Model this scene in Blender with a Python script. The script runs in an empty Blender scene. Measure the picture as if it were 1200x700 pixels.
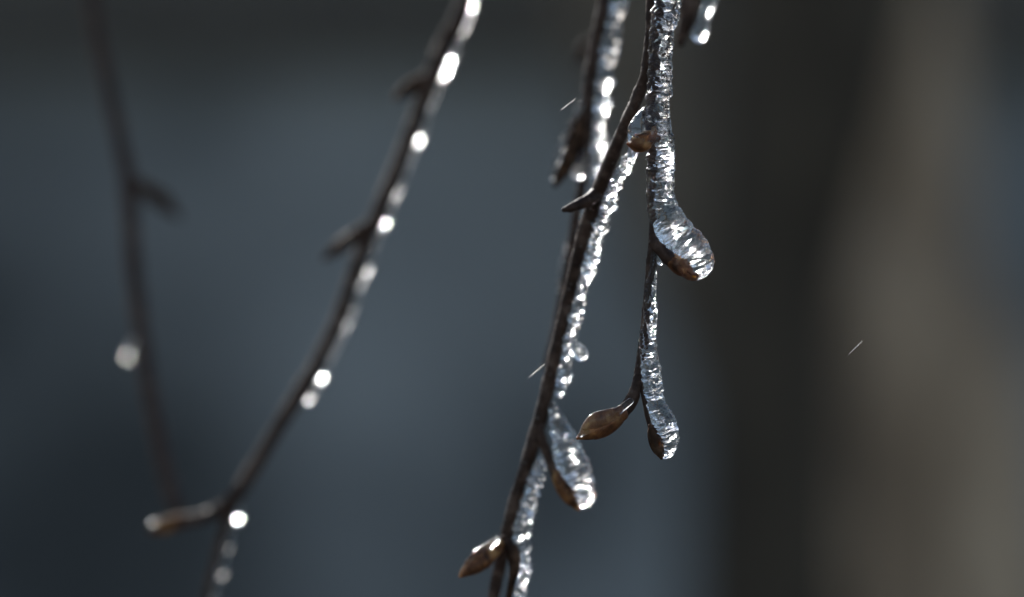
import bpy, math, random
from mathutils import Vector, noise as mn

# ------------------------------------------------------------------ camera, sky, sun, exposure
sc = bpy.context.scene
COL = sc.collection
CAM_Z = 1.6
FOCUS = 0.667                       # metres to the sharp twig
K = 22.5 / 100.0 / 1200.0           # metres per picture unit per metre of distance
cam_d = bpy.data.cameras.new('camera')
cam = bpy.data.objects.new('camera', cam_d)
COL.objects.link(cam)
cam.location = (0, 0, CAM_Z)
cam.rotation_euler = (math.radians(90), 0, 0)
cam_d.sensor_width = 22.5
cam_d.lens = 100
cam_d.clip_start = 0.02
cam_d.clip_end = 3000
cam_d.dof.use_dof = True
cam_d.dof.focus_distance = FOCUS
cam_d.dof.aperture_fstop = 5.6
sc.camera = cam

SUN_EL, SUN_AZ = 23.0, -19.0        # degrees; azimuth from +Y towards +X
w = bpy.data.worlds.new('World')
sc.world = w
w.use_nodes = True
nt = w.node_tree
sky = nt.nodes.new('ShaderNodeTexSky')
sky.sky_type = 'NISHITA'
sky.sun_disc = False
sky.sun_elevation = math.radians(SUN_EL)
sky.sun_rotation = math.radians(SUN_AZ)
bg = nt.nodes['Background']
bg.inputs['Strength'].default_value = 0.11
nt.links.new(sky.outputs['Color'], bg.inputs['Color'])

sun_d = bpy.data.lights.new('sun', 'SUN')
sun_d.energy = 4.8
sun_d.angle = math.radians(0.55)
sun_d.color = (1.0, 0.97, 0.93)
sun = bpy.data.objects.new('sun', sun_d)
COL.objects.link(sun)
sd = Vector((math.sin(math.radians(SUN_AZ)) * math.cos(math.radians(SUN_EL)),
             math.cos(math.radians(SUN_AZ)) * math.cos(math.radians(SUN_EL)),
             math.sin(math.radians(SUN_EL))))
sun.rotation_euler = sd.to_track_quat('Z', 'Y').to_euler()
sun.location = sd * 20

vs = sc.view_settings
vs.view_transform = 'Standard'
vs.look = 'None'
vs.exposure = 0.6
vs.gamma = 1.0
vs.use_curve_mapping = False
sc.cycles.sample_clamp_indirect = 0
sc.cycles.sample_clamp_direct = 0
sc.cycles.blur_glossy = 0.3
sc.cycles.max_bounces = 16
sc.cycles.transmission_bounces = 14
sc.cycles.glossy_bounces = 6
sc.cycles.use_denoising = True

# ------------------------------------------------------------------ helpers
def lerp(a, b, t): return a + (b - a) * t
def sstep(a, b, x):
    t = min(1, max(0, (x - a) / (b - a)))
    return t * t * (3 - 2 * t)

def link(name, me, mat, parent=None):
    o = bpy.data.objects.new(name, me)
    COL.objects.link(o)
    if mat: me.materials.append(mat)
    if parent:
        o.parent = parent
        o.matrix_parent_inverse = parent.matrix_world.inverted()
    return o

def mesh(name, vs_, fs, smooth=True):
    me = bpy.data.meshes.new(name)
    me.from_pydata(vs_, [], fs)
    if smooth: me.polygons.foreach_set('use_smooth', [True] * len(me.polygons))
    me.update()
    return me

def tag(o, label=None, cat=None, group=None, kind=None):
    if label: o['label'] = label
    if cat: o['category'] = cat
    if group: o['group'] = group
    if kind: o['kind'] = kind
    return o

def at(x, y, d):
    """the point of the place at distance d whose position in the picture is (x, y)"""
    return Vector(((x - 600) * K * d, d, CAM_Z - (y - 350) * K * d))

def thing(name, x, y, d, label, cat, group=None):
    o = bpy.data.objects.new(name, None)
    COL.objects.link(o)
    o.empty_display_size = 0.01
    o.location = at(x, y, d)
    bpy.context.view_layer.update()
    return tag(o, label, cat, group)

def spline(pts, step):
    """Catmull-Rom through tuples of any width; about `step` picture units between samples"""
    out = []
    n = len(pts)
    for i in range(n - 1):
        p0, p1, p2, p3 = pts[max(i - 1, 0)], pts[i], pts[i + 1], pts[min(i + 2, n - 1)]
        L = math.hypot(p2[0] - p1[0], p2[1] - p1[1])
        m = max(2, int(L / step))
        for j in range(m):
            t = j / m
            out.append(tuple(0.5 * (2 * b + (c - a) * t + (2 * a - 5 * b + 4 * c - e) * t * t
                                    + (3 * b - a - 3 * c + e) * t ** 3)
                             for a, b, c, e in zip(p0, p1, p2, p3)))
    out.append(tuple(pts[-1]))
    return out

def sweep(name, pts, seg, step, disp=None, cap0='round', cap1='round', flat=1.0, seed=0, dz=0.0):
    """A tube along (x, y, d, r): x, y, r in picture units at distance d. disp(s, th, r, x, y) is added to r."""
    sp = spline(pts, step)
    CN = 8 if step > 0.9 else 30
    if cap1 == 'round':
        x, y, d, r = sp[-1]; a = sp[-3]
        L = math.hypot(x - a[0], y - a[1]) or 1
        tx, ty = (x - a[0]) / L, (y - a[1]) / L
        for k in range(1, CN + 1):
            f = math.sin(k / CN * math.pi / 2)
            sp.append((x + tx * r * f, y + ty * r * f, d, max(r * math.cos(k / CN * math.pi / 2), r * 0.02)))
    if cap0 == 'round':
        x, y, d, r = sp[0]; a = sp[2]
        L = math.hypot(x - a[0], y - a[1]) or 1
        tx, ty = (x - a[0]) / L, (y - a[1]) / L
        for k in range(1, CN + 1):
            f = math.sin(k / CN * math.pi / 2)
            sp.insert(0, (x + tx * r * f, y + ty * r * f, d, max(r * math.cos(k / CN * math.pi / 2), r * 0.02)))
    V, F = [], []
    s = 0.0
    n = len(sp)
    for i, (x, y, d, r) in enumerate(sp):
        a, b = sp[max(i - 1, 0)], sp[min(i + 1, n - 1)]
        if i: s += math.hypot(x - sp[i - 1][0], y - sp[i - 1][1])
        t = (at(*b[:3]) - at(*a[:3]))
        if t.length < 1e-9: t = Vector((0, 0, -1))
        t.normalize()
        n1 = Vector((0, 1, 0)); n1 = (n1 - t * n1.dot(t)).normalized()
        n2 = t.cross(n1)
        c = at(x, y, d) + Vector((0, dz * K * d, 0))
        for j in range(seg):
            th = 2 * math.pi * j / seg
            rr = max(r, 0.02)
            if disp: rr = max(0.05 * rr, rr + disp(s, th, r, x, y))
            rr *= K * d
            V.append(c + n1 * (math.cos(th) * rr * flat) + n2 * (math.sin(th) * rr))
    for i in range(n - 1):
        for j in range(seg):
            F.append((i * seg + j, i * seg + (j + 1) % seg, (i + 1) * seg + (j + 1) % seg, (i + 1) * seg + j))
    V.append(at(*sp[0][:3]) + Vector((0, dz * K * sp[0][2], 0))); V.append(at(*sp[-1][:3]) + Vector((0, dz * K * sp[-1][2], 0)))
    for j in range(seg):
        F.append((len(V) - 2, (j + 1) % seg, j))
        F.append((len(V) - 1, (n - 1) * seg + j, (n - 1) * seg + (j + 1) % seg))
    return mesh(name, V, F)

def N(x, y, z): return mn.noise(Vector((x, y, z)))

def bark_disp(seed):
    def f(s, th, r, x, y):
        c, q = math.cos(th), math.sin(th)
        return r * 0.16 * N(s / 20 + seed, c, q) + 0.9 * N(s / 5 + seed, c * 2.2, q * 2.2 + seed) * min(1, r / 6) + 0.5 * N(s / 1.9, c * 4 + seed, q * 4) * min(1, r / 6)
    return f

def ice_disp(seed, lump=0.10, ring=0.035, fine=0.016, ll=17.0, calm=0.12, gain=(), lgain=()):
    """glaze ice: slow lumps, ripples that run round the rod, fine dimples"""
    def f(s, th, r, x, y):
        c, q = math.cos(th), math.sin(th)
        warp = 3.0 * N(s / 15 + seed, c * 1.2, q * 1.2) + 0.8 * N(s / 5, c * 2 + seed, q * 2)
        a = r * lump * N(s / ll + seed, c * 0.8, q * 0.8 + seed) * 1.8
        for y0, y1, k in lgain: a *= 1 + (k - 1) * sstep(y0 - 12, y0 + 12, y) * (1 - sstep(y1 - 12, y1 + 12, y))
        g = ring * 72 * min(1.0, r / 9) * (0.30 + 0.85 * c * c)     # calmer flanks than front and back
        for y0, y1, k in gain: g *= 1 + (k - 1) * sstep(y0 - 12, y0 + 12, y) * (1 - sstep(y1 - 12, y1 + 12, y))
        g *= calm + 1.25 * sstep(-0.28, 0.30, N(s / 22 - seed, c * 1.1, q * 1.1))
        b = g * (0.9 * N((s + warp) / 2.5 + seed * 3, c * 1.3, q * 1.3) + 1.25 * N((s - warp) / 5.5 - seed, c * 1.5, q * 1.5))
        e = r * fine * 2.0 * N(s / 3.0, c * r / 3.2 + seed, q * r / 3.2)
        return a + b + e
    return f

# ------------------------------------------------------------------ materials
def newmat(name):
    m = bpy.data.materials.new(name); m.use_nodes = True
    t = m.node_tree
    return m, t, t.nodes, t.links, t.nodes['Principled BSDF']

def ramp(n, stops):
    r = n.new('ShaderNodeValToRGB')
    e = r.color_ramp.elements
    while len(e) < len(stops): e.new(0.5)
    for i, (p, c) in enumerate(stops):
        e[i].position = p; e[i].color = (*c, 1)
    return r

def coords(n, l, scale=(1, 1, 1)):
    tc = n.new('ShaderNodeTexCoord'); mp = n.new('ShaderNodeMapping')
    mp.inputs['Scale'].default_value = scale
    g = n.new('ShaderNodeNewGeometry')
    l.new(g.outputs['Position'], mp.inputs['Vector'])
    return mp.outputs['Vector']

def mat_bark():
    m, t, n, l, b = newmat('twig_bark')
    v = coords(n, l)
    a = n.new('ShaderNodeTexNoise'); a.inputs['Scale'].default_value = 420; a.inputs['Detail'].default_value = 5
    l.new(v, a.inputs['Vector'])
    r = ramp(n, [(0.3, (0.016, 0.007, 0.004)), (0.52, (0.048, 0.025, 0.016)), (0.72, (0.12, 0.075, 0.054))])
    l.new(a.outputs['Fac'], r.inputs['Fac'])
    q = n.new('ShaderNodeTexVoronoi'); q.inputs['Scale'].default_value = 650
    l.new(v, q.inputs['Vector'])
    lr = ramp(n, [(0.10, (1, 1, 1)), (0.22, (0, 0, 0))]); l.new(q.outputs['Distance'], lr.inputs['Fac'])
    mx = n.new('ShaderNodeMix'); mx.data_type = 'RGBA'
    l.new(lr.outputs['Color'], mx.inputs['Factor']); l.new(r.outputs['Color'], mx.inputs['A'])
    mx.inputs['B'].default_value = (0.10, 0.075, 0.062, 1)
    l.new(mx.outputs['Result'], b.inputs['Base Color'])
    b.inputs['Roughness'].default_value = 0.6
    b.inputs['Specular IOR Level'].default_value = 0.2
    b.inputs['Coat Weight'].default_value = 0.0
    b.inputs['Coat Roughness'].default_value = 0.15
    b.inputs['Coat IOR'].default_value = 1.31
    bp = n.new('ShaderNodeBump'); bp.inputs['Strength'].default_value = 0.5; bp.inputs['Distance'].default_value = 0.0002
    l.new(a.outputs['Fac'], bp.inputs['Height']); l.new(bp.outputs['Normal'], b.inputs['Normal'])
    return m

def mat_bud(name, c0, c1, c2, rough=0.42, spec=0.3):
    m, t, n, l, b = newmat(name)
    v = coords(n, l)
    a = n.new('ShaderNodeTexNoise'); a.inputs['Scale'].default_value = 520; a.inputs['Detail'].default_value = 6
    l.new(v, a.inputs['Vector'])
    r = ramp(n, [(0.3, c0), (0.5, c1), (0.7, c2)])
    l.new(a.outputs['Fac'], r.inputs['Fac']); l.new(r.outputs['Color'], b.inputs['Base Color'])
    b.inputs['Roughness'].default_value = rough
    b.inputs['Specular IOR Level'].default_value = spec
    b.inputs['Subsurface Weight'].default_value = 0.25
    b.inputs['Subsurface Radius'].default_value = (0.0012, 0.0005, 0.0002)
    b.inputs['Subsurface Scale'].default_value = 1.0
    bp = n.new('ShaderNodeBump'); bp.inputs['Strength'].default_value = 0.45; bp.inputs['Distance'].default_value = 0.0002
    l.new(a.outputs['Fac'], bp.inputs['Height']); l.new(bp.outputs['Normal'], b.inputs['Normal'])
    return m

def mat_ice(name, rough, bump=0.25):
    m, t, n, l, b = newmat(name)
    b.inputs['Base Color'].default_value = (0.97, 0.985, 1, 1)
    b.inputs['Transmission Weight'].default_value = 1
    b.inputs['IOR'].default_value = 1.31
    v = coords(n, l)
    a = n.new('ShaderNodeTexNoise'); a.inputs['Scale'].default_value = 900; a.inputs['Detail'].default_value = 3
    l.new(v, a.inputs['Vector'])
    c = n.new('ShaderNodeTexNoise'); c.inputs['Scale'].default_value = 260; c.inputs['Detail'].default_value = 2
    l.new(v, c.inputs['Vector'])
    mr = n.new('ShaderNodeMapRange')
    mr.inputs['From Min'].default_value = 0.35; mr.inputs['From Max'].default_value = 0.7
    mr.inputs['To Min'].default_value = rough * 0.6; mr.inputs['To Max'].default_value = rough * 1.8
    l.new(c.outputs['Fac'], mr.inputs['Value']); l.new(mr.outputs['Result'], b.inputs['Roughness'])
    bp = n.new('ShaderNodeBump'); bp.inputs['Strength'].default_value = bump; bp.inputs['Distance'].default_value = 0.0003
    l.new(a.outputs['Fac'], bp.inputs['Height']); l.new(bp.outputs['Normal'], b.inputs['Normal'])
    return m

BARK, BUD = mat_bark(), mat_bud('bud_skin', (0.03, 0.010, 0.004), (0.19, 0.072, 0.024), (0.42, 0.22, 0.085), 0.5, 0.22)
BUD_S = mat_bud('bud_scale_edge', (0.03, 0.010, 0.004), (0.13, 0.046, 0.016), (0.29, 0.13, 0.05), 0.5, 0.22)
BUD_D = mat_bud('dark_bud_skin', (0.012, 0.006, 0.004), (0.045, 0.022, 0.012), (0.11, 0.06, 0.035), 0.7, 0.1)
BUD_W = mat_bud('warm_bud_skin', (0.03, 0.010, 0.004), (0.15, 0.058, 0.020), (0.36, 0.19, 0.075), 0.7, 0.12)

ICE = mat_ice('glaze_ice', 0.14, 0.15)
ICE_B = mat_ice('glaze_ice_rounded', 0.18, 0.2)
ICE_M = mat_ice('glaze_ice_milky', 0.42, 0.1)
ICE_L = mat_ice('glaze_ice_frosted', 0.27, 0.2)
NEEDLE = mat_ice('needle_frost', 0.6, 0.0)

def simple(name, stops, scale, rough=0.85, bump=0.3, bd=0.004, stretch=(1, 1, 1), detail=6):
    m, t, n, l, b = newmat(name)
    v = coords(n, l, stretch)
    a = n.new('ShaderNodeTexNoise'); a.inputs['Scale'].default_value = scale; a.inputs['Detail'].default_value = detail
    l.new(v, a.inputs['Vector'])
    r = ramp(n, stops); l.new(a.outputs['Fac'], r.inputs['Fac']); l.new(r.outputs['Color'], b.inputs['Base Color'])
    b.inputs['Roughness'].default_value = rough
    bp = n.new('ShaderNodeBump'); bp.inputs['Strength'].default_value = bump; bp.inputs['Distance'].default_value = bd
    l.new(a.outputs['Fac'], bp.inputs['Height']); l.new(bp.outputs['Normal'], b.inputs['Normal'])
    return m

# ------------------------------------------------------------------ the setting
GROUND = simple('frozen_ground', [(0.35, (0.05, 0.04, 0.03)), (0.55, (0.11, 0.10, 0.08)), (0.62, (0.5, 0.52, 0.55)), (0.75, (0.75, 0.77, 0.8))], 1.1, 0.9, 0.4, 0.05)
def ground():
    V, F = [], []
    n = 40
    def c(i):
        u = (i - n / 2) / (n / 2)
        return 6 * u + 900 * u ** 5
    for i in range(n + 1):
        for j in range(n + 1):
            x, y = c(i), c(j)
            V.append((x, y, 0.05 * N(x * 0.6, y * 0.6, 3)))
    for i in range(n):
        for j in range(n):
            a = i * (n + 1) + j
            F.append((a, a + n + 1, a + n + 2, a + 1))
    tag(link('ground', mesh('ground', V, F), GROUND), kind='structure')
ground()

def box(x0, x1, y0, y1, z0, z1):
    V = [(x, y, z) for x in (x0, x1) for y in (y0, y1) for z in (z0, z1)]
    F = [(0, 1, 3, 2), (4, 6, 7, 5), (0, 4, 5, 1), (2, 3, 7, 6), (0, 2, 6, 4), (1, 5, 7, 3)]
    return V, F

def bev(o, wd, seg=2):
    b = o.modifiers.new('bevel', 'BEVEL'); b.width = wd; b.segments = seg; b.limit_method = 'ANGLE'
    return o

WALL_Y = 6.0
def mat_wall():
    """grey render with lens falloff and uneven tone painted on as patches (x, y, radius in picture units, change of tone)"""
    m, t, n, l, b = newmat('grey_render_painted_falloff')
    v = coords(n, l)
    wn = n.new('ShaderNodeTexNoise'); wn.inputs['Scale'].default_value = 3.5; wn.inputs['Detail'].default_value = 3
    l.new(v, wn.inputs['Vector'])
    ws = n.new('ShaderNodeVectorMath'); ws.operation = 'MULTIPLY_ADD'
    l.new(wn.outputs['Color'], ws.inputs[0]); ws.inputs[1].default_value = (.22, 0, .22)
    l.new(v, ws.inputs[2])
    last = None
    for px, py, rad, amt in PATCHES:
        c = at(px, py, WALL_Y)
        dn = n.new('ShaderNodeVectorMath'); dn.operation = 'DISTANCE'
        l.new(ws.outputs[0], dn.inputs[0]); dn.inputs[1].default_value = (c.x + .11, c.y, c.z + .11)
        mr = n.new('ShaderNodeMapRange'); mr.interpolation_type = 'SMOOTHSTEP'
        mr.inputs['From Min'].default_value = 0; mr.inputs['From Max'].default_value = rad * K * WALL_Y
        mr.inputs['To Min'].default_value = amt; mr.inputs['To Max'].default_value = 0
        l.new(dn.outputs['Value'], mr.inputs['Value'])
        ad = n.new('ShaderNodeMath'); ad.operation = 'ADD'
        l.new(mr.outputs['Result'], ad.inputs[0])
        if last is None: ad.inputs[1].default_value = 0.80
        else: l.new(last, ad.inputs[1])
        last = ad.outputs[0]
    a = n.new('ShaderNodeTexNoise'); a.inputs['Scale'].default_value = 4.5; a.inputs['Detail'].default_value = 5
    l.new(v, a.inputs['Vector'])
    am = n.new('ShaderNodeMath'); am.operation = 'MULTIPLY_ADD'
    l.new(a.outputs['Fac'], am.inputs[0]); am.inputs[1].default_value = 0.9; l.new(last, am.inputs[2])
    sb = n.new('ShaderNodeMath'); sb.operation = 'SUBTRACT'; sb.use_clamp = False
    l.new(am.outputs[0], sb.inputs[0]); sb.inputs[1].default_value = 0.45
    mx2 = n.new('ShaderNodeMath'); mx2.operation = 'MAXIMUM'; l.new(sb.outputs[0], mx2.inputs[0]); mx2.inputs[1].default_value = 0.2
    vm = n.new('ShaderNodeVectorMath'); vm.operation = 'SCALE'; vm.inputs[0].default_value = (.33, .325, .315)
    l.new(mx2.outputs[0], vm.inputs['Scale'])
    l.new(vm.outputs[0], b.inputs['Base Color'])
    b.inputs['Roughness'].default_value = 0.9
    f = n.new('ShaderNodeTexNoise'); f.inputs['Scale'].default_value = 90; f.inputs['Detail'].default_value = 5
    l.new(v, f.inputs['Vector'])
    bp = n.new('ShaderNodeBump'); bp.inputs['Strength'].default_value = 0.4; bp.inputs['Distance'].default_value = 0.004
    l.new(f.outputs['Fac'], bp.inputs['Height']); l.new(bp.outputs['Normal'], b.inputs['Normal'])
    return m
PATCHES = [(-40, 760, 560, -.52), (-80, 300, 380, -.42), (190, 560, 330, -.34), (270, 780, 260, -.22), (250, 140, 150, -.24), (585, 560, 240, -.52), (430, 190, 230, .22), (475, 455, 250, .46), (640, 240, 160, .12), (720, 640, 180, .05), (1210, 60, 240, -.05), (1210, 350, 240, -.25), (1230, 560, 160, .1)]  # dark left side and lower-left corner paint lens falloff into the wall colour
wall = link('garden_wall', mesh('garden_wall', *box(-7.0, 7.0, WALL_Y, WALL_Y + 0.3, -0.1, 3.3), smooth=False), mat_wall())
bev(wall, 0.01)
tag(wall, 'blurred grey rendered wall filling the background behind the twigs', 'wall')
RAIL = simple('dark_weathered_timber', [(0.3, (0.065, 0.054, 0.043)), (0.7, (0.15, 0.125, 0.10))], 14, 0.8, 0.5, 0.004, (1, 6, 6))
zr = CAM_Z - (62 - 350) * K * (WALL_Y - 0.06)
rail = link('timber_rail', mesh('timber_rail', *box(-6.9, 6.9, WALL_Y - 0.09, WALL_Y - 0.004, zr, zr + 0.34), smooth=False), RAIL)
bev(rail, 0.008)
tag(rail, 'dark timber rail running along the top of the blurred background wall', 'rail')

def trunk_mat(name, c0, c1, c2):
    return simple(name, [(0.3, c0), (0.5, c1), (0.72, c2)], 9, 0.9, 0.8, 0.02, (1.6, 1.6, 0.6))
def tree(name, path, label, mat, seed, limbs):
    """path: (x, y, z, r) in metres"""
    root = bpy.data.objects.new(name, None); COL.objects.link(root)
    root.location = path[0][:3]; bpy.context.view_layer.update()
    tag(root, label, 'tree', 'tree trunks behind the twigs')
    def tube(nm, pts, seg=20, k=10):
        sp = []
        n_ = len(pts)
        for i in range(n_ - 1):
            p0, p1, p2, p3 = pts[max(i - 1, 0)], pts[i], pts[i + 1], pts[min(i + 2, n_ - 1)]
            for j in range(k):
                t = j / k
                sp.append([0.5 * (2 * b + (c - a) * t + (2 * a - 5 * b + 4 * c - e) * t * t + (3 * b - a - 3 * c + e) * t ** 3)
                           for a, b, c, e in zip(p0, p1, p2, p3)])
        sp.append(list(pts[-1]))
        V, F = [], []
        for i, (x, y, z, r) in enumerate(sp):
            a, b = sp[max(i - 1, 0)], sp[min(i + 1, len(sp) - 1)]
            t = (Vector(b[:3]) - Vector(a[:3])).normalized()
            n1 = t.orthogonal().normalized() if abs(t.z) < 0.7 else (Vector((1, 0, 0)) - t * t.x).normalized()
            n2 = t.cross(n1)
            for j in range(seg):
                th = 2 * math.pi * j / seg
                rr = r * (1 + 0.10 * N(math.cos(th) * 2.5 + seed, math.sin(th) * 2.5, z * 2.0) + 0.06 * N(math.cos(th) * 7, math.sin(th) * 7 + seed, z * 5))
                V.append(Vector((x, y, z)) + n1 * math.cos(th) * rr + n2 * math.sin(th) * rr)
        for i in range(len(sp) - 1):
            for j in range(seg):
                F.append((i * seg + j, i * seg + (j + 1) % seg, (i + 1) * seg + (j + 1) % seg, (i + 1) * seg + j))
        F.append(tuple(range(seg))[::-1]); F.append(tuple((len(sp) - 1) * seg + j for j in range(seg)))
        return link(nm, mesh(nm, V, F), mat, root)
    tube('trunk', path)
    for lb in limbs: tube('limb', lb, 10, 8)
    return root

def bx(px, d): return (px - 600) * K * d
T1, T2 = 4.3, 4.8
x1, x2 = bx(905, T1), bx(1052, T2)
tree('tree', [(x1 - .02, T1, -0.1, .17), (x1, T1, 0.4, .10), (x1, T1, 1.6, .072), (x1 + .04, T1, 2.6, .06), (x1 - .06, T1 + .1, 4.4, .035), (x1, T1 + .2, 6.5, .004)],
     'blurred near-black tree trunk right of the sharp iced twig', trunk_mat('dark_trunk_bark', (.022, .014, .008), (.054, .037, .022), (.09, .064, .04)), 2,
     [[(bx(915, T1), T1, 1.52, .045), (bx(945, T1), T1 - .02, 1.66, .05), (bx(990, T1), T1 - .03, 1.82, .055), (bx(1050, T1), T1, 2.1, .055), (bx(1200, T1), T1, 3.2, .03), (bx(1180, T1), T1, 4.4, .004)],
      [(x1, T1, 2.6, .035), (x1 + .5, T1 + .2, 3.3, .024), (x1 + 1.2, T1 + .3, 4.4, .004)], [(x1, T1, 3.2, .03), (x1 + .3, T1 - .3, 3.9, .018), (x1 + .6, T1 - .5, 4.9, .003)]])
tree('tree', [(x2 + .08, T2, -0.1, .19), (x2 + .10, T2, 0.5, .15), (x2 + .05, T2, 1.4, .112), (x2 + .01, T2, 1.62, .08), (x2 + .01, T2, 1.75, .066), (x2 - .02, T2, 2.6, .05), (x2 + .05, T2 + .1, 4.2, .028), (x2, T2 + .1, 6.0, .004)],
     'blurred pale brown tree trunk near the right edge of the picture', trunk_mat('brown_trunk_bark', (.14, .092, .055), (.37, .247, .155), (.60, .42, .275)), 5,
     [[(bx(860, T2), T2 + .02, 0.3, .07), (bx(925, T2), T2 + .01, 1.3, .05), (bx(985, T2), T2, 1.46, .045), (bx(1045, T2), T2, 1.6, .035)],
      [(x2, T2, 2.7, .03), (x2 + .5, T2 - .1, 3.3, .02), (x2 + 1.0, T2 - .2, 4.4, .003)]])

T3 = 5.3
x3 = bx(818, T3)
tree('tree', [(x3 + .55, T3, -0.1, .16), (x3 + .42, T3, 0.4, .11), (x3 + .09, T3, 1.45, .085), (x3 - .02, T3, 1.75, .085), (x3 - .30, T3, 2.6, .07), (x3 - .6, T3 + .1, 4.0, .04), (x3 - .7, T3 + .1, 5.4, .004)],
     'blurred grey-brown trunk leaning left behind the sharp iced twig', trunk_mat('leaning_trunk_bark', (.10, .072, .05), (.19, .142, .10), (.25, .195, .14)), 8,
     [[(x3 - .12, T3, 2.3, .04), (x3 + .2, T3 + .1, 3.1, .025), (x3 + .3, T3 + .2, 4.2, .003)]])

# ------------------------------------------------------------------ twig building
def stem(parent, pts, seed, name='stem', seg=16, step=2.0, c0='flat', c1='round'):
    return link(name, sweep(name, pts, seg, step, bark_disp(seed), c0, c1), BARK, parent)

def bud(parent, pts, seed, scales=True, mat=None):
    """bud along (x, y, d, r) with overlapping pointed scales"""
    b = link('bud', sweep('bud', pts, 20, 1.5, bark_disp(seed), 'round', 'round'), mat or BUD, parent)
    if scales:
        sp = spline(pts, 1.0)
        n = len(sp)
        rnd = random.Random(seed)
        for q in range(5):
            th0 = q * 2.3 + seed
            v0, v1 = [(0.0, 0.62), (0.02, 0.72), (0.12, 0.85), (0.2, 0.95), (0.28, 0.99)][q]
            lift = [1.7, 1.45, 1.15, 0.85, 0.6][q]
            nu, nv = 8, 10
            V, F = [], []
            for layer in (1, 0):
                for i in range(nv + 1):
                    f = i / nv
                    v = lerp(v0, v1, f)
                    fi = v * (n - 1); i0 = min(int(fi), n - 2); tt = fi - i0
                    x, y, d, r = [lerp(a, c, tt) for a, c in zip(sp[i0], sp[i0 + 1])]
                    a, c = sp[max(i0 - 1, 0)], sp[min(i0 + 2, n - 1)]
                    t = (at(*c[:3]) - at(*a[:3])).normalized()
                    n1 = Vector((0, 1, 0)); n1 = (n1 - t * n1.dot(t)).normalized(); n2 = t.cross(n1)
                    half = 1.25 * math.sqrt(max(0.0, 1 - f ** 2.2)) + 0.02
                    for j in range(nu + 1):
                        u = j / nu * 2 - 1
                        th = th0 + u * half
                        rr = (r + (lift + 0.25 * N(f * 4, u * 3, seed + q)) * (1 if layer else 0.2) * (1 - 0.25 * u * u) * (0.35 + 0.65 * f)) * K * d
                        V.append(at(x, y, d) + n1 * math.cos(th) * rr + n2 * math.sin(th) * rr)
            W_ = nu + 1; H = (nv + 1) * W_
            for i in range(nv):
                for j in range(nu):
                    a = i * W_ + j
                    F.append((a, a + 1, a + W_ + 1, a + W_)); F.append((H + a, H + a + W_, H + a + W_ + 1, H + a + 1))
            edge = [j for j in range(W_)] + [i * W_ + nu for i in range(1, nv + 1)] + [nv * W_ + j for j in range(nu - 1, -1, -1)] + [i * W_ for i in range(nv - 1, 0, -1)]
            for k in range(len(edge)):
                a, c = edge[k], edge[(k + 1) % len(edge)]
                F.append((a, H + a, H + c, c))
            link('bud_scale', mesh('bud_scale', V, F), mat or (BUD_S if q % 2 else BUD), b)
    return b

def ice(parent, pts, seed, hi=True, c0='round', c1='round', name='ice_coat', mat=None, seg=None, step=None, flat=0.95, dz=0.0, **kw):
    seg = seg or (64 if hi else 28); step = step or (0.8 if hi else 1.6)
    return link(name, sweep(name, pts, seg, step, ice_disp(seed, **kw), c0, c1, flat, 0, dz), mat or (ICE if hi else ICE_B), parent)

def beads(base, lumps, width=9.0, gain=1.0):
    """raise the radius of an ice path (x, y, d, r) round the given lump heights y: (y, extra r)"""
    sp = spline(base, 4.0)
    return [(x, y, d, r + gain * sum(e * math.exp(-((y - ly) / width) ** 2) for ly, e in lumps)) for x, y, d, r in sp]

# ---- far left twig, out of focus
tw = thing('birch_twig', 104, -420, 0.88, 'thin grey twig at far left, strongly out of focus, with one round drop', 'twig', 'iced birch twigs')
A = [(92, -420, .88, 10), (98, -220, .872, 10), (109, 0, .862, 9.5), (123, 85, .857, 9), (141, 165, .850, 9), (151, 218, .845, 10), (156, 300, .838, 10),
     (165, 380, .832, 10), (178, 470, .824, 10), (194, 550, .816, 10), (209, 603, .811, 9)]
stem(tw, A, 1)
bud(tw, [(152, 212, .845, 6), (168, 220, .845, 8), (184, 231, .845, 10), (198, 243, .845, 8), (209, 254, .845, 3)], 3, False, BUD_D)
ice(tw, [(157, 394, .832, 2.2), (153, 405, .832, 3.0), (149, 413, .832, 3.4), (148, 417, .832, 3.4)], 4, False, name='ice_drop', mat=ICE_L, lump=0.05, ring=0.004, fine=0.0)

# ---- left twig with a row of glinting beads
tw = thing('birch_twig', 590, -420, 0.80, 'long slanting twig left of centre, out of focus, with a row of bright ice beads', 'twig', 'iced birch twigs')
dB = .776
B = [(592, -420, .80, 11), (566, -180, .79, 10), (544, 0, dB, 10), (522, 50, dB, 10), (503, 98, dB, 10), (487, 140, dB, 9), (466, 195, dB, 9), (445, 245, dB, 9.5),
     (428, 285, dB, 9), (412, 330, dB, 8.5), (396, 375, dB, 8.5), (372, 425, dB, 8.5), (350, 463, dB, 9.5), (325, 503, dB, 8.5), (300, 545, dB, 8.5), (276, 582, dB, 9), (264, 604, dB, 7)]
stem(tw, B, 11)
stem(tw, [(274, 586, dB, 6), (264, 620, dB, 6), (254, 655, dB, 5.5), (242, 705, dB, 5), (228, 790, dB, 5)], 12, name='side_stem')
stem(tw, [(276, 582, dB, 8), (254, 600, dB, 8), (230, 608, dB, 8), (210, 612, dB, 8)], 13, name='side_stem')
bud(tw, [(218, 610, dB, 7), (204, 613, dB, 9.5), (190, 617, dB, 9), (178, 622, dB, 4)], 14, False, BUD_W)
bud(tw, [(502, 90, dB, 7), (488, 99, dB, 9), (474, 108, dB, 8), (464, 116, dB, 3)], 15, False, BUD_D)
bud(tw, [(430, 266, dB, 7), (412, 279, dB, 8), (396, 291, dB, 8), (380, 303, dB, 3)], 16, False, BUD_D)
off = [(x + 9.5, y + 4, d, 3.1) for x, y, d, r in B if y > -200 and y < 480]
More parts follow.
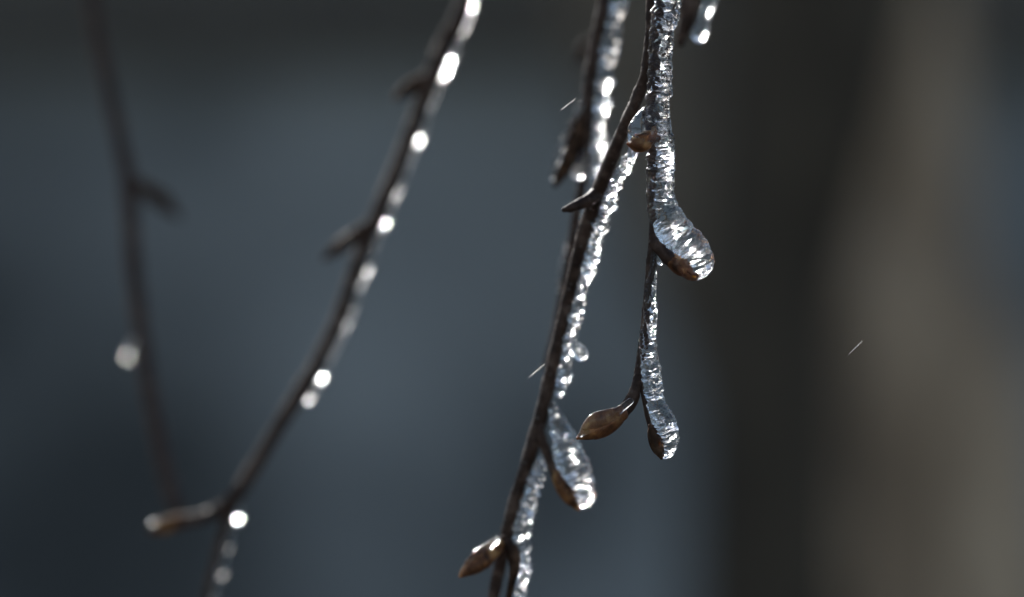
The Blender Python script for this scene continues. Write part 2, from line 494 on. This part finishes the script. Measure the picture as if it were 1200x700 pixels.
ice(tw, beads(off, [(-30, 3), (0, 3.2), (56, 4.5), (68, 5.5), (80, 4.5), (148, 3.2), (158, 2.2), (206, 1.8), (222, 1.5), (256, 3.4), (300, 1.2), (313, 3.8), (326, 1.5), (358, 1.8), (374, 2.0), (438, 3.2), (461, 3.6)], 8, 0.78), 21, False, mat=ICE_B, seg=32, step=1.0, lump=0.15, ring=0.012, fine=0.0, ll=13)
ice(tw, beads([(281, 592, dB, 2.6), (270, 628, dB, 2.4), (260, 668, dB, 2.4), (248, 710, dB, 2.4), (234, 770, dB, 2.4)], [(604, 2.9), (638, 2.8), (669, 4.6)], 6), 22, False, mat=ICE_B, seg=32, step=1.0, lump=0.1, ring=0.01, fine=0.0, ll=12)
ice(tw, [(184, 612, dB, 2.5), (179, 615, dB, 3)], 23, False, name='ice_drop', lump=0.03, ring=0.0, fine=0.0)

# ---- twig behind the middle
tw = thing('birch_twig', 745, -420, 0.76, 'blurred twig just left of the sharp iced twig, with big white ice glints', 'twig', 'iced birch twigs')
dC = .722
Cc = [(748, -420, .735, 9), (727, -150, .728, 8.5), (708, 0, dC, 8), (699, 50, dC, 8), (692, 92, dC, 8), (689, 130, dC, 8), (688, 165, dC, 7), (684, 205, dC, 6.5),
      (677, 245, dC, 6.5), (669, 295, dC, 6), (661, 340, dC, 6), (650, 390, dC, 5), (640, 430, dC, 4)]
stem(tw, Cc, 31)
bud(tw, [(689, 128, dC, 7), (680, 150, dC, 10), (671, 173, dC, 11), (661, 197, dC, 9), (651, 217, dC, 3)], 32, False, BUD_D)
bud(tw, [(693, 46, .80, 4), (688, 54, .80, 6), (681, 65, .80, 6), (674, 77, .80, 2)], 33, False, BUD_D)
ice(tw, beads([(x + 13 + (2 if y < 120 else 0), y + 4, d, 8.5) for x, y, d, r in Cc if -200 < y < 320], [(-20, 3), (5, 4), (45, 4), (60, 4), (95, 4), (120, 4), (170, 3), (214, 3)], 9), 34, False, seg=40, step=1.0, lump=0.2, ring=0.05, fine=0.0, ll=12)
ice(tw, beads([(684, 120, dC - .001, 3.5), (672, 145, dC - .001, 3.5), (661, 167, dC - .001, 3.5), (652, 189, dC - .001, 3.2), (647, 209, dC, 2.5)], [(131, 2.6), (148, 2.2), (168, 1.6), (186, 1.2)], 7), 35, False, seg=32, step=1.0, lump=0.05, ring=0.006, fine=0.0)
ice(tw, [(684, 180, dC - .002, 4), (680, 192, dC - .002, 7), (677, 203, dC - .002, 8)], 36, False, name='ice_drop', lump=0.04, ring=0.0, fine=0.0)
ice(tw, [(666, 290, dC, 4), (660, 318, dC, 6), (656, 345, dC, 4)], 37, False, lump=0.14, ring=0.03, fine=0.0)

# ---- short dark twig at the top
tw = thing('birch_twig', 850, -420, 0.72, 'short dark twig at the top edge right of the sharp iced twig', 'twig', 'iced birch twigs')
dF = .715
stem(tw, [(855, -420, dF, 9), (838, -180, dF, 9), (816, -30, dF, 12), (809, 0, dF, 12), (804, 25, dF, 10), (797, 50, dF, 5)], 41)
ice(tw, beads([(875, -300, dF, 6), (850, -120, dF, 7), (834, -10, dF, 7), (828, 15, dF, 6.5), (820, 41, dF, 6)], [(-60, 3), (0, 2), (38, 3)], 9), 42, False, lump=0.12, ring=0.03, fine=0.0)

# ---- dark twig running down the centre
tw = thing('birch_twig', 757, -420, 0.68, 'dark brown twig slanting down the centre with ice along its right side', 'twig', 'iced birch twigs')
D = [(775, -420, .678, 8), (762, -200, .676, 8), (763, 0, .675, 6), (761, 50, .675, 6), (755, 92, .676, 6.5), (738, 135, .678, 7.5), (722, 172, .680, 7.5), (706, 212, .683, 8.5), (692, 252, .686, 9),
     (678, 298, .688, 8), (667, 345, .690, 7.5), (656, 392, .691, 7.5), (644, 445, .692, 8), (632, 495, .693, 8.5), (616, 548, .694, 8), (600, 600, .695, 7.5), (588, 652, .696, 7.5), (577, 705, .696, 7), (555, 800, .697, 7)]
stem(tw, D, 51, step=1.4)
stem(tw, [(700, 226, .684, 8), (690, 234, .682, 7.5), (678, 240, .681, 6.5), (668, 244, .680, 5), (661, 246, .680, 3)], 52, name='side_stem')
dl = .692
ice(tw, beads([(747, 168, .678, 4.5), (737, 188, .679, 6), (727, 208, .681, 6), (714, 232, .684, 7), (703, 262, .686, 7.5), (694, 296, .688, 7), (686, 325, .689, 6.5), (679, 352, .690, 6), (673, 380, .690, 6),
               (667, 408, .691, 6), (661, 440, .692, 6), (655, 462, .692, 4)],
              [(192, 2), (235, 2), (265, 3), (295, 2), (315, 3), (371, 3), (402, 2), (441, 3)], 8), 53, True, seg=44, step=0.9, lump=0.24, ring=0.075, fine=0.01, ll=9, calm=0.45)
ice(tw, [(672, 402, .688, 4), (678, 410, .687, 8), (681, 415, .687, 8.5)], 54, False, name='ice_drop', mat=ICE_M, lump=0.08, ring=0.0, fine=0.0)
stem(tw, [(630, 498, dl, 6), (637, 520, dl, 5.5), (646, 545, dl, 5), (652, 558, dl, 6)], 55, name='side_stem')
bud(tw, [(649, 551, dl, 5), (657, 565, dl, 8), (665, 579, dl, 8.5), (673, 590, dl, 6), (678, 597, dl, 2)], 56, True)
ice(tw, [(647, 474, dl, 5), (653, 492, dl, 9), (660, 512, dl, 14.5), (668, 536, dl, 18), (676, 558, dl, 19), (681, 574, dl, 16), (683, 581, dl, 14)], 57, True, seg=64, step=0.6, lump=0.06, ring=0.045, fine=0.015, calm=0.3, gain=((560, 640, 1.4),))
ice(tw, beads([(637, 536, .694, 5), (627, 560, .694, 9), (620, 585, .695, 9), (614, 610, .695, 9.5), (612, 640, .696, 9), (611, 668, .696, 8.5), (607, 700, .696, 8), (596, 760, .697, 8)],
              [(560, 2), (606, 2), (670, 2)], 8), 58, True, seg=48, step=0.9, lump=0.24, ring=0.085, fine=0.012, ll=9, calm=0.45)
bud(tw, [(590, 636, .693, 5), (577, 646, .691, 8.5), (565, 656, .690, 11), (552, 666, .689, 8.5), (540, 675, .689, 2.5)], 59, True)
ice(tw, [(583, 632, .690, 3), (570, 642, .689, 5), (558, 651, .6885, 5.5), (548, 661, .6885, 4), (541, 671, .6885, 2.5)], 60, True, seg=32, lump=0.05, ring=0.012)
bud(tw, [(590, 632, .693, 5), (600, 644, .6915, 7.5), (603, 660, .691, 7), (600, 682, .691, 4.5), (594, 712, .692, 3.5)], 61, False, BUD_D)

# ---- the sharp twig
tw = thing('birch_twig', 800, -420, 0.67, 'sharply focused twig in clear rippled ice with a large rounded ice lobe', 'twig', 'iced birch twigs')
dE = FOCUS
E = [(815, -420, .672, 8), (793, -180, .67, 7.5), (773.5, 0, dE + .0006, 4.8), (768.5, 50, dE + .0006, 4.8), (766.5, 95, dE + .0006, 4.8), (766, 140, dE + .0006, 6), (766, 175, dE + .0007, 5.2), (766, 215, dE + .0007, 4.4), (765.5, 255, dE + .0005, 4.4), (765, 285, dE + .0002, 5.4),
     (762, 312, dE + .0002, 5.2), (759, 345, dE + .0004, 4.8), (755, 385, dE + .0005, 4.6), (750, 425, dE + .0004, 5), (746, 450, dE, 6), (742, 466, dE, 6)]
stem(tw, E, 71, seg=20, step=1.0)
stem(tw, [(747, 446, dE, 5), (742, 465, dE, 7.5), (733, 479, dE, 8), (721, 489, dE, 9.5)], 72, name='side_stem', seg=20, step=1.0)
stem(tw, [(750, 440, dE, 4), (754, 460, dE, 3.6), (758, 482, dE, 3.2), (764, 504, dE, 4)], 73, name='side_stem', seg=20, step=1.0)
stem(tw, [(764, 282, dE, 6), (772, 290, dE - .0002, 7.8), (782, 298.5, dE - .0003, 9.2), (791, 306, dE - .0003, 10)], 74, name='side_stem', seg=20, step=1.0)
# buds
bud(tw, [(727, 486, dE - .001, 9), (716, 492, dE - .001, 13), (704, 498, dE - .001, 14.5), (692, 505, dE - .001, 11), (683, 510, dE - .001, 6.5), (677, 513.5, dE - .001, 2)], 75)
bud(tw, [(763, 500, dE - .001, 4), (766, 511, dE - .001, 7), (770, 522, dE - .001, 7.5), (773, 531, dE - .001, 5), (775, 537, dE - .001, 2)], 76, True, BUD_D)
bud(tw, [(785, 301, dE - .0003, 8), (791, 306, dE - .0003, 10), (798, 312, dE - .0003, 10.5), (806, 318, dE - .0003, 8.5), (813, 323, dE - .0003, 4)], 77)
bud(tw, [(764, 160, dE, 8), (756, 165, dE - .0008, 10.5), (748, 168.5, dE - .0018, 10), (741, 169, dE - .0022, 6), (736, 168.5, dE - .0022, 2)], 78)
# ice
ice(tw, [(800, -130, .668, 17), (782.5, 0, dE, 16.5), (777.5, 25, dE, 15.5), (774.5, 50, dE, 14.5), (773.5, 78, dE, 14), (772.5, 100, dE, 14.5), (770.5, 122, dE, 14.5), (769.5, 142, dE, 15.5), (773.5, 160, dE, 16.5),
         (774.5, 180, dE, 16.5), (774, 203, dE, 16), (774, 228, dE, 17), (778, 248, dE, 19), (787, 266, dE, 21), (799, 283, dE, 23.5), (810, 299, dE, 24.5), (813, 305, dE, 24)],
    81, True, seg=96, step=0.45, lump=0.06, ring=0.030, fine=0.006, ll=10, dz=-5, calm=0.45, gain=((-200, 135, 1.3), (206, 250, 0.5), (282, 400, 1.35)), lgain=((-200, 205, 2.0),))
ice(tw, [(764, 128, dE, 8), (757, 142, dE, 15), (753, 155, dE - .001, 18), (751, 161, dE - .001, 16)], 82, True, seg=64, lump=0.04, ring=0.02)
ice(tw, [(766, 298, dE, 3.5), (765.5, 316, dE, 4.5), (763.5, 332, dE, 6.5), (762.5, 346, dE, 6.3), (762.5, 364, dE, 8.8), (760.5, 383, dE, 8.5), (759, 402, dE, 9.5), (760.5, 420, dE, 11.5), (762.5, 440, dE, 12.8),
         (765.5, 460, dE, 11.5), (769, 475, dE, 12), (776, 491, dE, 14.5), (779.5, 506, dE, 15.5), (780, 520, dE, 14.5), (779, 525, dE, 13)], 83, True, seg=80, step=0.45, lump=0.07, ring=0.045, fine=0.008, ll=13, calm=0.35, dz=-3)
ice(tw, [(738, 470, dE, 4), (724, 481, dE, 5), (710, 488, dE, 9), (698, 493, dE, 10), (687, 502, dE, 7), (680, 509, dE, 3)], 84, True, seg=48, lump=0.04, ring=0.01, fine=0.004, dz=-21)
ice(tw, [(763, 290, dE, 3), (770, 303, dE, 3.6), (774, 309, dE, 2.5)], 85, True, seg=32, name='ice_drop')

# ---- fine ice needles drifting between the twigs
def needle(xa, ya, xb, yb, label):
    o = link('ice_needle', sweep('ice_needle', [(xa, ya, FOCUS, 0.06), (lerp(xa, xb, .5), lerp(ya, yb, .5), FOCUS, 0.15), (xb, yb, FOCUS, 0.12)], 6, 3.0), NEEDLE)
    tag(o, label, 'ice needle', 'fine ice needles in the air')
needle(657, 129.5, 674, 116, 'tiny pale ice needle left of the blurred centre twig near the top')
needle(620, 442, 638, 427, 'tiny pale ice needle touching the left side of the dark centre twig')
needle(994, 416, 1010, 400, 'tiny pale ice needle alone against the brown background on the right')
